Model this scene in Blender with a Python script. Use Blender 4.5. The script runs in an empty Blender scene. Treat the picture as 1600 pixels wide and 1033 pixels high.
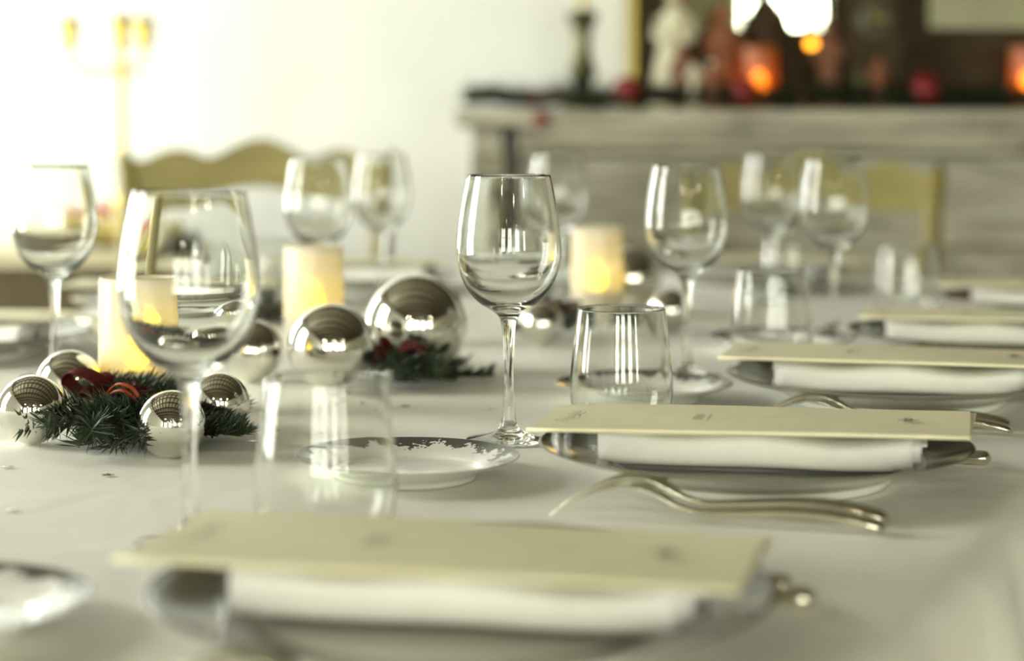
import bpy, math, random
from math import sin, cos, pi, sqrt, radians as R
from mathutils import Vector, Matrix

random.seed(7)
S = bpy.context.scene
COL = S.collection

# ------------------------------------------------------------------ camera
TZ = 0.75                       # table top height
CAMH = 0.254                    # camera above the table top
FPX = 3111.0                    # focal length in px of the 1600 px frame (70 mm)
HOR = 200.0                     # image row of the horizon; the lens is shifted, verticals stay vertical
cam_d = bpy.data.cameras.new('camera'); cam = bpy.data.objects.new('camera', cam_d); COL.objects.link(cam)
cam.location = (0, 0, TZ + CAMH); cam.rotation_euler = (pi / 2, 0, 0); cam_d.shift_y = -(516.5 - HOR) / 1600
cam_d.sensor_width = 36; cam_d.lens = 70; cam_d.clip_start = 0.05
cam_d.dof.use_dof = True; cam_d.dof.focus_distance = 1.54; cam_d.dof.aperture_fstop = 3.2
S.camera = cam
# ------------------------------------------------------------------ view, world, daylight
S.view_settings.view_transform = 'Standard'; S.view_settings.look = 'None'
S.view_settings.gamma = 1; S.view_settings.use_curve_mapping = False
S.view_settings.exposure = 0.32
S.cycles.use_denoising = True
S.cycles.max_bounces = 14; S.cycles.transmission_bounces = 14; S.cycles.transparent_max_bounces = 12
S.cycles.diffuse_bounces = 4; S.cycles.glossy_bounces = 8
S.cycles.sample_clamp_indirect = 6.0
W = bpy.data.worlds.new('world'); S.world = W; W.use_nodes = True
W.node_tree.nodes['Background'].inputs[0].default_value = (0.9, 0.95, 1, 1)
W.node_tree.nodes['Background'].inputs[1].default_value = 1.0

def area(name, loc, rot, sx, sy, power, col):
    l = bpy.data.lights.new(name, 'AREA'); l.shape = 'RECTANGLE'; l.size = sx; l.size_y = sy
    l.energy = power; l.color = col
    o = bpy.data.objects.new(name, l); COL.objects.link(o); o.location = loc; o.rotation_euler = rot
    return o
XL, XR, YF, YB, ZC = -2.5, 5.2, -5.2, 5.0, 2.75         # the room
# daylight outside the windows of the room (each behind its glazing bars)
WIN_L = [(4.0, 4.94), (1.3, 2.3)]                         # y spans of the windows in the left wall
WIN_F = [(-2.0, -0.9), (-0.3, 0.8), (1.7, 2.9), (4.25, 5.05)]      # x spans of the windows in the wall behind the camera
WZ0, WZ1 = 0.55, 2.3
area('daylight', (XL - 0.16, 4.47, 1.42), (0, -pi / 2, 0), 1.75, .94, 115, (0.98, 1, 0.97))
area('daylight', (XL - 0.16, 1.8, 1.42), (0, -pi / 2, 0), 1.75, 1.0, 110, (0.99, 1, 0.86))
for a, b in WIN_F:
    area('daylight', ((a + b) / 2, YF - 0.16, 1.42), (pi / 2, 0, 0), b - a, 1.75, 100, (0.99, 1, 0.82))

# ------------------------------------------------------------------ helpers
def mat(name, col=(.8, .8, .8), rough=.5, metal=0, **kw):
    m = bpy.data.materials.new(name); m.use_nodes = True
    p = m.node_tree.nodes['Principled BSDF']
    p.inputs['Base Color'].default_value = (*col, 1); p.inputs['Roughness'].default_value = rough
    p.inputs['Metallic'].default_value = metal
    for k, v in kw.items():
        p.inputs[k].default_value = v
    return m
def N(m, typ, **kw):
    n = m.node_tree.nodes.new(typ)
    for k, v in kw.items(): setattr(n, k, v)
    return n
def LK(m, a, b): m.node_tree.links.new(a, b)
def noise_col(m, c1, c2, scale, detail=4, stretch=(1, 1, 1), bump=0, lo=.35, hi=.65, dist=0):
    p = m.node_tree.nodes['Principled BSDF']
    tc = N(m, 'ShaderNodeTexCoord'); mp = N(m, 'ShaderNodeMapping'); mp.inputs['Scale'].default_value = stretch
    n = N(m, 'ShaderNodeTexNoise'); n.inputs['Scale'].default_value = scale; n.inputs['Detail'].default_value = detail
    n.inputs['Distortion'].default_value = dist
    r = N(m, 'ShaderNodeValToRGB'); r.color_ramp.elements[0].position = lo; r.color_ramp.elements[1].position = hi
    r.color_ramp.elements[0].color = (*c1, 1); r.color_ramp.elements[1].color = (*c2, 1)
    LK(m, tc.outputs['Object'], mp.inputs[0]); LK(m, mp.outputs[0], n.inputs['Vector'])
    LK(m, n.outputs[0], r.inputs[0]); LK(m, r.outputs[0], p.inputs['Base Color'])
    if bump:
        b = N(m, 'ShaderNodeBump'); b.inputs['Strength'].default_value = bump; b.inputs['Distance'].default_value = .01
        LK(m, n.outputs[0], b.inputs['Height']); LK(m, b.outputs[0], p.inputs['Normal'])
    return m

def obj(name, vf, m, parent=None, loc=(0, 0, 0), rz=0, smooth=True):
    v, f = vf
    me = bpy.data.meshes.new(name); me.from_pydata([tuple(a) for a in v], [], f); me.update()
    if smooth: me.polygons.foreach_set('use_smooth', [True] * len(me.polygons))
    me.materials.append(m)
    o = bpy.data.objects.new(name, me); COL.objects.link(o)
    o.location = loc; o.rotation_euler = (0, 0, rz)
    if parent: o.parent = parent
    return o
def autosmooth(o, ang=35):
    me = o.data
    me.polygons.foreach_set('use_smooth', [True] * len(me.polygons))
    me.set_sharp_from_angle(angle=R(ang))
    return o
def tag(o, label, cat, group=None):
    o['label'] = label; o['category'] = cat
    if group: o['group'] = group
    return o
def thing(name, label, cat, loc=(0, 0, 0), rz=0, group=None):
    o = bpy.data.objects.new(name, None); o.empty_display_size = .02; COL.objects.link(o)
    o.location = loc; o.rotation_euler = (0, 0, rz)
    return tag(o, label, cat, group)
def struct(o):
    o['kind'] = 'structure'; return o
def copy_tree(o, parent=None):
    c = o.copy(); COL.objects.link(c); c.parent = parent
    for ch in o.children: copy_tree(ch, c)
    return c
def place(proto, used, loc, rz, label, group, scale=None):
    """first call moves the prototype itself, later calls copy it"""
    o = proto if not used else copy_tree(proto)
    used.append(1)
    o.location = loc; o.rotation_euler = (0, 0, rz); o['label'] = label; o['group'] = group
    if scale: o.scale = (scale,) * 3
    return o

class MB:
    def __init__(s): s.v = []; s.f = []
    def add(s, v, f, M=None):
        n = len(s.v)
        s.v += [(M @ Vector(a)) if M else Vector(a) for a in v]
        s.f += [[i + n for i in q] for q in f]
        return s
    def box(s, x0, x1, y0, y1, z0, z1, M=None):
        v = [(x, y, z) for z in (z0, z1) for y in (y0, y1) for x in (x0, x1)]
        f = [[0, 2, 3, 1], [4, 5, 7, 6], [0, 1, 5, 4], [2, 6, 7, 3], [0, 4, 6, 2], [1, 3, 7, 5]]
        return s.add(v, f, M)
    def tube(s, pts, rad, seg=8, caps=True, flat=1.0):
        pts = [Vector(p) for p in pts]; n = len(pts)
        if not hasattr(rad, '__len__'): rad = [rad] * n
        base = len(s.v); up = Vector((0, 0, 1))
        for i, p in enumerate(pts):
            d = (pts[min(i + 1, n - 1)] - pts[max(i - 1, 0)]).normalized()
            a = up if abs(d.dot(up)) < .95 else Vector((1, 0, 0))
            x = d.cross(a).normalized(); y = x.cross(d).normalized()
            for k in range(seg):
                t = 2 * pi * k / seg
                s.v.append(p + x * (cos(t) * rad[i]) + y * (sin(t) * rad[i] * flat))
        for i in range(n - 1):
            for k in range(seg):
                a = base + i * seg + k; b = base + i * seg + (k + 1) % seg
                s.f.append([a, b, b + seg, a + seg])
        if caps:
            s.f.append([base + k for k in range(seg)][::-1]); s.f.append([base + (n - 1) * seg + k for k in range(seg)])
        return s
    @property
    def vf(s): return s.v, s.f

def catmull(pts, sub=5):
    out = []; n = len(pts)
    for i in range(n - 1):
        p0 = pts[max(i - 1, 0)]; p1 = pts[i]; p2 = pts[i + 1]; p3 = pts[min(i + 2, n - 1)]
        for k in range(sub):
            t = k / sub
            out.append(tuple(.5 * (2 * b + (c - a) * t + (2 * a - 5 * b + 4 * c - d) * t * t + (3 * b - a - 3 * c + d) * t ** 3)
                             for a, b, c, d in zip(p0, p1, p2, p3)))
    out.append(tuple(pts[-1])); return out
def lathe(prof, seg=48):
    """revolve (r,z) points; points with r==0 become poles.  Profile order bottom-outside upward = outward normals"""
    v = []; f = []; rows = []
    for r, z in prof:
        if r < 1e-7: v.append((0, 0, z)); rows.append([len(v) - 1])
        else:
            rows.append(list(range(len(v), len(v) + seg)))
            v += [(r * cos(2 * pi * k / seg), r * sin(2 * pi * k / seg), z) for k in range(seg)]
    for a, b in zip(rows, rows[1:]):
        for k in range(seg):
            k2 = (k + 1) % seg
            if len(a) == 1 and len(b) == 1: continue
            if len(a) == 1: f.append([a[0], b[k2], b[k]])
            elif len(b) == 1: f.append([a[k], a[k2], b[0]])
            else: f.append([a[k], a[k2], b[k2], b[k]])
    return v, f
def ball(r, seg=32, rings=16, c=(0, 0, 0), sc=(1, 1, 1)):
    v, f = lathe([(r * sin(pi * i / rings) if 0 < i < rings else 0, -r * cos(pi * i / rings)) for i in range(rings + 1)], seg)
    return [(c[0] + x * sc[0], c[1] + y * sc[1], c[2] + z * sc[2]) for x, y, z in v], f
def unproj(px, py, z):
    """photo pixel -> world point on the horizontal plane z above the table top"""
    d = FPX * (CAMH - z) / (py - HOR)
    return Vector(((px - 800) / FPX * d, d, TZ + z))
def at(px, py, Y):
    """photo pixel -> world point at depth Y"""
    return Vector(((px - 800) / FPX * Y, Y, TZ + CAMH - (py - HOR) / FPX * Y))

# table frame: u towards the guests on the right, t along the table away from the camera
P0 = Vector((0.175, 1.438)); TA = R(24.15)
UV = Vector((cos(TA), -sin(TA))); TV = Vector((sin(TA), cos(TA)))
STEP = 0.489; UC = -0.53
def tw(u, t, z=0):
    p = P0 + UV * u + TV * t
    return Vector((p.x, p.y, TZ + z))
RZ_U = -TA                                  # rotation taking local +x to u

# ------------------------------------------------------------------ materials
M_wall = noise_col(mat('plaster_white', rough=.85), (.78, .80, .75), (.83, .85, .80), 3, 3, bump=.02)
M_wall2 = noise_col(mat('olive_wallpaper', rough=.8), (.30, .29, .20), (.36, .35, .25), 12, 3)
M_ceil = noise_col(mat('ceiling_boards', rough=.8), (.34, .32, .23), (.43, .40, .29), 6, 3, (1, 8, 1))
M_beam = noise_col(mat('beam_wood', rough=.6), (.03, .022, .012), (.065, .048, .027), 5, 4, (1, 12, 12), bump=.2)
M_floor = noise_col(mat('floor_oak', rough=.4), (.16, .1, .045), (.27, .18, .09), 4, 5, (1, 10, 1))
M_frame = mat('window_paint', (.7, .69, .6), .5)
M_pane = mat('window_glass', (1, 1, 1), .0)
nt = M_pane.node_tree; nt.nodes.remove(nt.nodes['Principled BSDF'])
tr = N(M_pane, 'ShaderNodeBsdfTransparent'); gl = N(M_pane, 'ShaderNodeBsdfGlossy'); gl.inputs['Roughness'].default_value = .02
mx = N(M_pane, 'ShaderNodeMixShader'); mx.inputs[0].default_value = .06
LK(M_pane, tr.outputs[0], mx.inputs[1]); LK(M_pane, gl.outputs[0], mx.inputs[2])
LK(M_pane, mx.outputs[0], nt.nodes['Material Output'].inputs['Surface'])

M_cloth = mat('white_tablecloth', (.85, .85, .76), .8)
p = M_cloth.node_tree.nodes['Principled BSDF']; p.inputs['Sheen Weight'].default_value = .15
tc = N(M_cloth, 'ShaderNodeTexCoord'); n1 = N(M_cloth, 'ShaderNodeTexNoise'); n1.inputs['Scale'].default_value = 5; n1.inputs['Detail'].default_value = 3
n1.inputs['Distortion'].default_value = 1.2
n2 = N(M_cloth, 'ShaderNodeTexNoise'); n2.inputs['Scale'].default_value = 900
b1 = N(M_cloth, 'ShaderNodeBump'); b1.inputs['Strength'].default_value = .35; b1.inputs['Distance'].default_value = .012
b2 = N(M_cloth, 'ShaderNodeBump'); b2.inputs['Strength'].default_value = .12; b2.inputs['Distance'].default_value = .0006
LK(M_cloth, tc.outputs['Object'], n1.inputs['Vector']); LK(M_cloth, tc.outputs['Object'], n2.inputs['Vector'])
LK(M_cloth, n1.outputs[0], b1.inputs['Height']); LK(M_cloth, n2.outputs[0], b2.inputs['Height'])
LK(M_cloth, b1.outputs[0], b2.inputs['Normal']); LK(M_cloth, b2.outputs[0], p.inputs['Normal'])
M_napkin = noise_col(mat('white_napkin', rough=.85), (.88, .88, .84), (.92, .92, .88), 60, 3, bump=.05)
M_menu = noise_col(mat('cream_card', rough=.6), (.85, .80, .55), (.89, .84, .60), 40, 3)
M_ink = mat('grey_ink', (.10, .09, .06), .7)
M_glass = mat('clear_glass', (1, 1, 1), 0)
nt = M_glass.node_tree; nt.nodes.remove(nt.nodes['Principled BSDF'])
g = N(M_glass, 'ShaderNodeBsdfGlass'); g.inputs['IOR'].default_value = 1.5; g.inputs['Roughness'].default_value = 0
g.inputs['Color'].default_value = (.985, .99, .98, 1)
LK(M_glass, g.outputs[0], nt.nodes['Material Output'].inputs['Surface'])
M_silver = noise_col(mat('silver_cutlery', rough=.16, metal=1), (.76, .73, .60), (.88, .85, .72), 30, 3)
M_porc = mat('white_porcelain', (.84, .85, .79), .06, **{'Coat Weight': .5})

def print_rim(name, r0, r1, dark, light, dens):
    """porcelain whose rim between r0 and r1 carries a dark transfer print of leaves"""
    m = mat(name, (.85, .85, .8), .10, **{'Specular IOR Level': .3}); p = m.node_tree.nodes['Principled BSDF']
    tc = N(m, 'ShaderNodeTexCoord'); sx = N(m, 'ShaderNodeSeparateXYZ'); LK(m, tc.outputs['Object'], sx.inputs[0])
    cb = N(m, 'ShaderNodeCombineXYZ'); LK(m, sx.outputs[0], cb.inputs[0]); LK(m, sx.outputs[1], cb.inputs[1])
    ln = N(m, 'ShaderNodeVectorMath', operation='LENGTH'); LK(m, cb.outputs[0], ln.inputs[0])
    mr = N(m, 'ShaderNodeMapRange'); mr.inputs['From Min'].default_value = r0; mr.inputs['From Max'].default_value = r1
    LK(m, ln.outputs['Value'], mr.inputs['Value'])
    vo = N(m, 'ShaderNodeTexVoronoi'); vo.inputs['Scale'].default_value = 330; LK(m, cb.outputs[0], vo.inputs['Vector'])
    no = N(m, 'ShaderNodeTexNoise'); no.inputs['Scale'].default_value = 42; no.inputs['Detail'].default_value = 5; LK(m, cb.outputs[0], no.inputs['Vector'])
    a1 = N(m, 'ShaderNodeMath', operation='MULTIPLY_ADD'); LK(m, no.outputs[0], a1.inputs[0]); a1.inputs[1].default_value = 2.2
    LK(m, mr.outputs[0], a1.inputs[2])
    a2 = N(m, 'ShaderNodeMath', operation='MULTIPLY_ADD'); LK(m, vo.outputs['Distance'], a2.inputs[0]); a2.inputs[1].default_value = -.55
    LK(m, a1.outputs[0], a2.inputs[2])
    th = N(m, 'ShaderNodeMath', operation='GREATER_THAN'); LK(m, a2.outputs[0], th.inputs[0]); th.inputs[1].default_value = dens
    ge = N(m, 'ShaderNodeMath', operation='GREATER_THAN'); LK(m, ln.outputs['Value'], ge.inputs[0]); ge.inputs[1].default_value = r1 * .982
    mxx = N(m, 'ShaderNodeMath', operation='MAXIMUM'); LK(m, th.outputs[0], mxx.inputs[0]); LK(m, ge.outputs[0], mxx.inputs[1])
    gr = N(m, 'ShaderNodeMath', operation='GREATER_THAN'); LK(m, ln.outputs['Value'], gr.inputs[0]); gr.inputs[1].default_value = r0
    ml = N(m, 'ShaderNodeMath', operation='MULTIPLY'); LK(m, mxx.outputs[0], ml.inputs[0]); LK(m, gr.outputs[0], ml.inputs[1])
    geo = N(m, 'ShaderNodeNewGeometry'); sz = N(m, 'ShaderNodeSeparateXYZ'); LK(m, geo.outputs['True Normal'], sz.inputs[0])
    up = N(m, 'ShaderNodeMath', operation='GREATER_THAN'); LK(m, sz.outputs[2], up.inputs[0]); up.inputs[1].default_value = 0
    m2 = N(m, 'ShaderNodeMath', operation='MULTIPLY'); LK(m, ml.outputs[0], m2.inputs[0]); LK(m, up.outputs[0], m2.inputs[1])
    mc = N(m, 'ShaderNodeMixRGB'); mc.inputs[1].default_value = (*light, 1); mc.inputs[2].default_value = (*dark, 1)
    LK(m, m2.outputs[0], mc.inputs[0]); LK(m, mc.outputs[0], p.inputs['Base Color'])
    return m
M_rim = print_rim('dinner_rim_print', .104, .1545, (.045, .042, .028), (.36, .36, .29), .85)
M_brim = print_rim('bread_rim_print', .056, .0822, (.10, .10, .085), (.84, .85, .8), 1.36)

M_bauble = mat('silver_mirror', (.80, .79, .73), .035, 1)
p = M_bauble.node_tree.nodes['Principled BSDF']
tc = N(M_bauble, 'ShaderNodeTexCoord'); n = N(M_bauble, 'ShaderNodeTexNoise'); n.inputs['Scale'].default_value = 260; n.inputs['Detail'].default_value = 2
n3 = N(M_bauble, 'ShaderNodeTexNoise'); n3.inputs['Scale'].default_value = 22
ml = N(M_bauble, 'ShaderNodeMath', operation='MULTIPLY'); LK(M_bauble, tc.outputs['Object'], n.inputs['Vector']); LK(M_bauble, tc.outputs['Object'], n3.inputs['Vector'])
LK(M_bauble, n.outputs[0], ml.inputs[0]); LK(M_bauble, n3.outputs[0], ml.inputs[1])
r = N(M_bauble, 'ShaderNodeValToRGB'); r.color_ramp.elements[0].position = .42; r.color_ramp.elements[1].position = .46
r.color_ramp.elements[0].color = (.80, .79, .73, 1); r.color_ramp.elements[1].color = (.3, .27, .2, 1)
LK(M_bauble, ml.outputs[0], r.inputs[0]); LK(M_bauble, r.outputs[0], p.inputs['Base Color'])
M_cap = mat('bauble_cap', (.7, .66, .5), .25, 1)
M_needle = noise_col(mat('fir_needles', rough=.45), (.016, .028, .013), (.05, .075, .038), 35, 2)
M_twig = mat('fir_twig', (.07, .045, .025), .8)
M_velvet = mat('red_velvet', (.10, .003, .003), .7, **{'Specular IOR Level': .2})
M_satin = mat('orange_red_satin', (.62, .10, .03), .25)
M_redball = mat('red_ball', (.20, .006, .007), .22)
M_star = mat('silver_confetti', (.6, .57, .45), .2, 1)
M_chair = noise_col(mat('chair_wood', rough=.45), (.18, .15, .03), (.25, .21, .05), 8, 4, (1, 1, 8))
M_rush = noise_col(mat('rush_seat', rough=.8), (.35, .28, .12), (.5, .42, .2), 60, 3, (1, 12, 1), bump=.4)
M_marble = noise_col(mat('veined_marble', rough=.3), (.14, .125, .07), (.52, .50, .37), 2.2, 7, (1, 1, 4), dist=2.0, lo=.3, hi=.7)
M_shade = noise_col(mat('painted_shade', rough=.35), (.06, .05, .028), (.13, .115, .07), 5, 5)  # dark colour standing in for the shade beside the mantel column
M_dark = noise_col(mat('dark_walnut', rough=.75, **{'Specular IOR Level': .15}), (.035, .024, .012), (.07, .05, .026), 6, 4, (1, 1, 9))
M_gilt = mat('gilt', (.30, .24, .06), .4, 1)
M_brass = mat('old_brass', (.13, .13, .065), .45, 1)
M_gold = mat('polished_brass', (.60, .45, .10), .3, 1)
M_mirror = mat('mirror_silvering', (.82, .86, .7), .01, 1)
M_terra = noise_col(mat('terracotta', rough=.8), (.24, .085, .035), (.32, .12, .05), 20, 3)
M_brown = noise_col(mat('brown_clay', rough=.8), (.17, .075, .04), (.24, .11, .06), 20, 3)
M_umber = noise_col(mat('dark_clay', rough=.85, **{'Specular IOR Level': .15}), (.05, .035, .02), (.08, .055, .03), 20, 3)
M_creamclay = noise_col(mat('cream_clay', rough=.8), (.72, .68, .48), (.8, .77, .58), 20, 3)
M_dial = mat('clock_dial', (.12, .115, .08), .4)
M_sideb = noise_col(mat('sideboard_wood', rough=.5), (.075, .055, .02), (.12, .09, .035), 5, 4, (8, 1, 1))
M_sidetop = mat('sideboard_runner', (.70, .66, .45), .7)
M_yellow = mat('gold_leaves', (.62, .52, .14), .4)

def candle_mats(col):
    m = mat('frosted_wax', col, .5); nt = m.node_tree; nt.nodes.remove(nt.nodes['Principled BSDF'])
    d = N(m, 'ShaderNodeBsdfDiffuse'); d.inputs[0].default_value = (*col, 1)
    t = N(m, 'ShaderNodeBsdfTranslucent'); t.inputs[0].default_value = (*col, 1)
    rf = N(m, 'ShaderNodeBsdfRefraction'); rf.inputs['Color'].default_value = (*col, 1); rf.inputs['Roughness'].default_value = .30; rf.inputs['IOR'].default_value = 1.08
    gs = N(m, 'ShaderNodeBsdfGlossy'); gs.inputs['Roughness'].default_value = .3
    a = N(m, 'ShaderNodeMixShader'); a.inputs[0].default_value = .05
    b = N(m, 'ShaderNodeMixShader'); b.inputs[0].default_value = .30
    c = N(m, 'ShaderNodeMixShader'); c.inputs[0].default_value = .04
    LK(m, d.outputs[0], a.inputs[1]); LK(m, t.outputs[0], a.inputs[2])
    LK(m, a.outputs[0], b.inputs[1]); LK(m, rf.outputs[0], b.inputs[2])
    LK(m, b.outputs[0], c.inputs[1]); LK(m, gs.outputs[0], c.inputs[2])
    LK(m, c.outputs[0], nt.nodes['Material Output'].inputs['Surface'])
    return m
M_wax = candle_mats((.86, .83, .71)); M_amber = candle_mats((.45, .15, .03))
def emis(name, col, s):
    m = bpy.data.materials.new(name); m.use_nodes = True; p = m.node_tree.nodes['Principled BSDF']
    p.inputs['Base Color'].default_value = (*col, 1); p.inputs['Emission Color'].default_value = (*col, 1); p.inputs['Emission Strength'].default_value = s
    return m
M_led = emis('led_flame', (1, .66, .0), 10)
M_led2 = emis('lantern_glow', (1, .35, .02), 6)
M_led3 = emis('amber_flame', (1, .62, .01), 34)

# ------------------------------------------------------------------ room shell
def wall_with_holes(name, x0, x1, holes, z0, z1, place_fn, m, thick=.14):
    """a wall in (s, z) with rectangular window holes, as real boxes joined in one mesh"""
    mb = MB(); cur = x0
    for a, b in sorted(holes):
        mb.box(cur, a, 0, thick, z0, z1); mb.box(a, b, 0, thick, z0, WZ0); mb.box(a, b, 0, thick, WZ1, z1); cur = b
    mb.box(cur, x1, 0, thick, z0, z1)
    v = [place_fn(*q) for q in mb.v]
    return struct(obj(name, (v, mb.f), m, smooth=False))
struct(obj('floor', MB().box(XL - .14, XR + .14, YF - .14, YB + .14, -.1, 0).vf, M_floor, smooth=False))
ceil = struct(obj('ceiling', MB().box(XL - .14, XR + .14, YF - .14, YB + .14, ZC, ZC + .1).vf, M_ceil, smooth=False))
bm0 = None
for i in range(13):
    y = -4.7 + i * .76
    if bm0 is None:
        bm0 = obj('beam', MB().box(XL, XR, -.10, .10, ZC - .16, ZC).vf, M_beam, ceil, (0, y, 0), smooth=False)
    else:
        c = bm0.copy(); COL.objects.link(c); c.parent = ceil; c.location = (0, y, 0)
j0 = None
for i in range(24):
    x = XL + .1 + i * .325
    if j0 is None:
        j0 = obj('joist', MB().box(-.03, .03, YF, YB, ZC - .04, ZC).vf, M_beam, ceil, (x, 0, 0), smooth=False)
    else:
        c = j0.copy(); COL.objects.link(c); c.parent = ceil; c.location = (x, 0, 0)
struct(obj('wall_back', MB().box(XL - .14, XR + .14, YB, YB + .14, 0, ZC).vf, M_wall, smooth=False))
struct(obj('wall_right', MB().box(XR, XR + .14, YF, YB, 0, ZC).vf, M_wall2, smooth=False))
wall_with_holes('wall_left', YF, YB, WIN_L, 0, ZC, lambda s, d, z: (XL - d, s, z), M_wall)
wall_with_holes('wall_front', XL - .14, XR + .14, WIN_F, 0, ZC, lambda s, d, z: (s, YF - d, z), M_wall2)
def window(name, fn, a, b):
    mb = MB(); e = .05
    mb.box(a, a + e, .04, .10, WZ0, WZ1); mb.box(b - e, b, .04, .10, WZ0, WZ1)
    mb.box(a, b, .04, .10, WZ0, WZ0 + e); mb.box(a, b, .04, .10, WZ1 - e, WZ1)
    w = struct(obj(name, ([fn(*q) for q in mb.v], mb.f), M_frame, smooth=False))
    mb = MB(); mb.box((a + b) / 2 - .03, (a + b) / 2 + .03, .05, .09, WZ0 + e, WZ1 - e)
    obj('mullion', ([fn(*q) for q in mb.v], mb.f), M_frame, w, smooth=False)
    for k in (1, 2):
        z = WZ0 + (WZ1 - WZ0) * k / 3; mb = MB().box(a + e, b - e, .055, .085, z - .015, z + .015)
        obj('glazing_bar', ([fn(*q) for q in mb.v], mb.f), M_frame, w, smooth=False)
    for x0, x1 in ((a + e, (a + b) / 2 - .03), ((a + b) / 2 + .03, b - e)):
        for k in range(3):
            z0 = WZ0 + e + (WZ1 - WZ0 - 2 * e) * k / 3; z1 = z0 + (WZ1 - WZ0 - 2 * e) / 3
            mb = MB().box(x0, x1, .068, .072, z0, z1)
            obj('pane', ([fn(*q) for q in mb.v], mb.f), M_pane, w, smooth=False)
i = 1
for a, b in WIN_L: window('window_%d' % i, lambda s, d, z: (XL - d, s, z), a, b); i += 1
for a, b in WIN_F: window('window_%d' % i, lambda s, d, z: (s, YF - d, z), a, b); i += 1
dr = struct(obj('added_door', MB().box(3.0, 4.16, YF + .001, YF + .045, 0, 2.35).vf, M_wall, smooth=False))  # unseen pale door, added so the mirror's right pane reflects something bright
for z0_, z1_ in ((.15, .95), (1.1, 2.2)):
    for x0_ in (3.12, 3.64): obj('added_door_panel', MB().box(x0_, x0_ + .4, YF + .0455, YF + .06, z0_, z1_).vf, M_wall, dr, smooth=False)
obj('handle', MB().tube([(3.07, YF + .046, 1.03), (3.07, YF + .09, 1.03), (3.19, YF + .09, 1.03)], .009, 8).vf, M_brass, dr)
struct(obj('baseboard_back', MB().box(XL, -.14, YB - .02, YB, 0, .12).vf, M_wall, smooth=False))

# ------------------------------------------------------------------ table and cloth
U0, U1, T0, T1 = -1.25, .175, -1.25, 1.9
tb = thing('dining_table', 'long dining table hidden under the white cloth', 'table', (P0.x, P0.y, 0), RZ_U)
obj('tabletop', MB().box(U0 + .01, U1 - .01, T0 + .01, T1 - .01, TZ - .035, TZ - .004).vf, M_dark, tb, smooth=False)
for u in (U0 + .1, U1 - .1):
    for t in (T0 + .1, T1 - .1):
        obj('leg', MB().box(u - .035, u + .035, t - .035, t + .035, 0, TZ - .035).vf, M_dark, tb, smooth=False)
NU, NT = 72, 158
v = []; f = []
for j in range(NT + 1):
    for i in range(NU + 1):
        u = U0 + (U1 - U0) * i / NU; t = T0 + (T1 - T0) * j / NT
        v.append((u, t, TZ))
ix = lambda i, j: j * (NU + 1) + i
for j in range(NT):
    for i in range(NU): f.append([ix(i, j), ix(i + 1, j), ix(i + 1, j + 1), ix(i, j + 1)])
per = [ix(i, 0) for i in range(NU)] + [ix(NU, j) for j in range(NT)] + [ix(i, NT) for i in range(NU, 0, -1)] + [ix(0, j) for j in range(NT, 0, -1)]
np_ = len(per)
# refine: each skirt ring follows the perimeter, with folds that deepen downwards
prev = per
drops = [(.008, .0006), (.016, .0026), (.023, .0065), (.028, .012), (.031, .020), (.033, .035), (.034, .06), (.036, .1), (.039, .15), (.043, .22), (.047, .3), (.05, .38), (.052, .45)]
for k, (o_, dz) in enumerate(drops):
    ring = []
    for q, pi_ in enumerate(per):
        u, t, z = v[pi_]
        nu = (1 if abs(u - U1) < 1e-6 else -1 if abs(u - U0) < 1e-6 else 0); ntt = (1 if abs(t - T1) < 1e-6 else -1 if abs(t - T0) < 1e-6 else 0)
        s = q * .02
        fold = (sin(s * 31) + .6 * sin(s * 17.3 + 1.3) + .4 * sin(s * 53 + .5)) * .034 * min(1, dz / .35) ** .9
        off = o_ + max(fold + .03 * min(1, dz / .3), -.02)
        v.append((u + nu * off, t + ntt * off, TZ - dz)); ring.append(len(v) - 1)
    for q in range(np_):
        q2 = (q + 1) % np_
        f.append([prev[q], ring[q], ring[q2], prev[q2]])
    prev = ring
cl = obj('tablecloth', (v, f), M_cloth, None, (P0.x, P0.y, 0), RZ_U)
tag(cl, 'long white cotton cloth covering the dining table and hanging over its edge', 'tablecloth')

# ------------------------------------------------------------------ glassware
WG = [(.0, .0008), (.012, .0003), (.028, .0), (.0338, .0002), (.0346, .0010), (.0338, .0020), (.027, .0034), (.017, .0055), (.0098, .0092), (.0064, .0155), (.0047, .028),
      (.0041, .045), (.0041, .065), (.0049, .084), (.0062, .095), (.0088, .1015), (.0150, .1062), (.0240, .1120), (.0325, .1210), (.0388, .1330), (.0420, .1460), (.0427, .1560),
      (.0418, .1700), (.0398, .1850), (.0370, .2010), (.0344, .2140)]
outer = catmull(WG, 4)
i_foot = 10 * 4; i_stem = 15 * 4
bowl_out = outer[i_stem:]
lip = [(.03425, .2150), (.0338, .2156), (.0333, .2154)]
inn = [(.0330, .2140), (.0357, .2010), (.0386, .1850), (.0407, .1700), (.0416, .1560), (.0408, .1462), (.0374, .1340), (.0308, .1230), (.0215, .1147), (.0120, .1105), (.005, .1092), (0, .1090)]
inner = catmull(inn, 4)
bowl = bowl_out + lip + inner
wine = thing('wine_glass', 'x', 'wine glass')
obj('foot', lathe(outer[:i_foot + 1], 64), M_glass, wine)
obj('stem', lathe(outer[i_foot:i_stem + 1], 48 + 16), M_glass, wine)
obj('bowl', lathe(bowl, 64), M_glass, wine)
TG = [(0, .0012), (.020, .0006), (.0265, .0), (.0290, .0008), (.0335, .0055), (.0388, .0170), (.0418, .0300), (.0425, .0400), (.0420, .0520), (.0406, .0680), (.0388, .0840), (.0368, .1000), (.0362, .1040)]
TI = [(.0350, .1042), (.0356, .1000), (.0376, .0840), (.0394, .0680), (.0407, .0520), (.0411, .0400), (.0402, .0300), (.0366, .0175), (.029, .0110), (.016, .0092), (0, .0088)]
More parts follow.
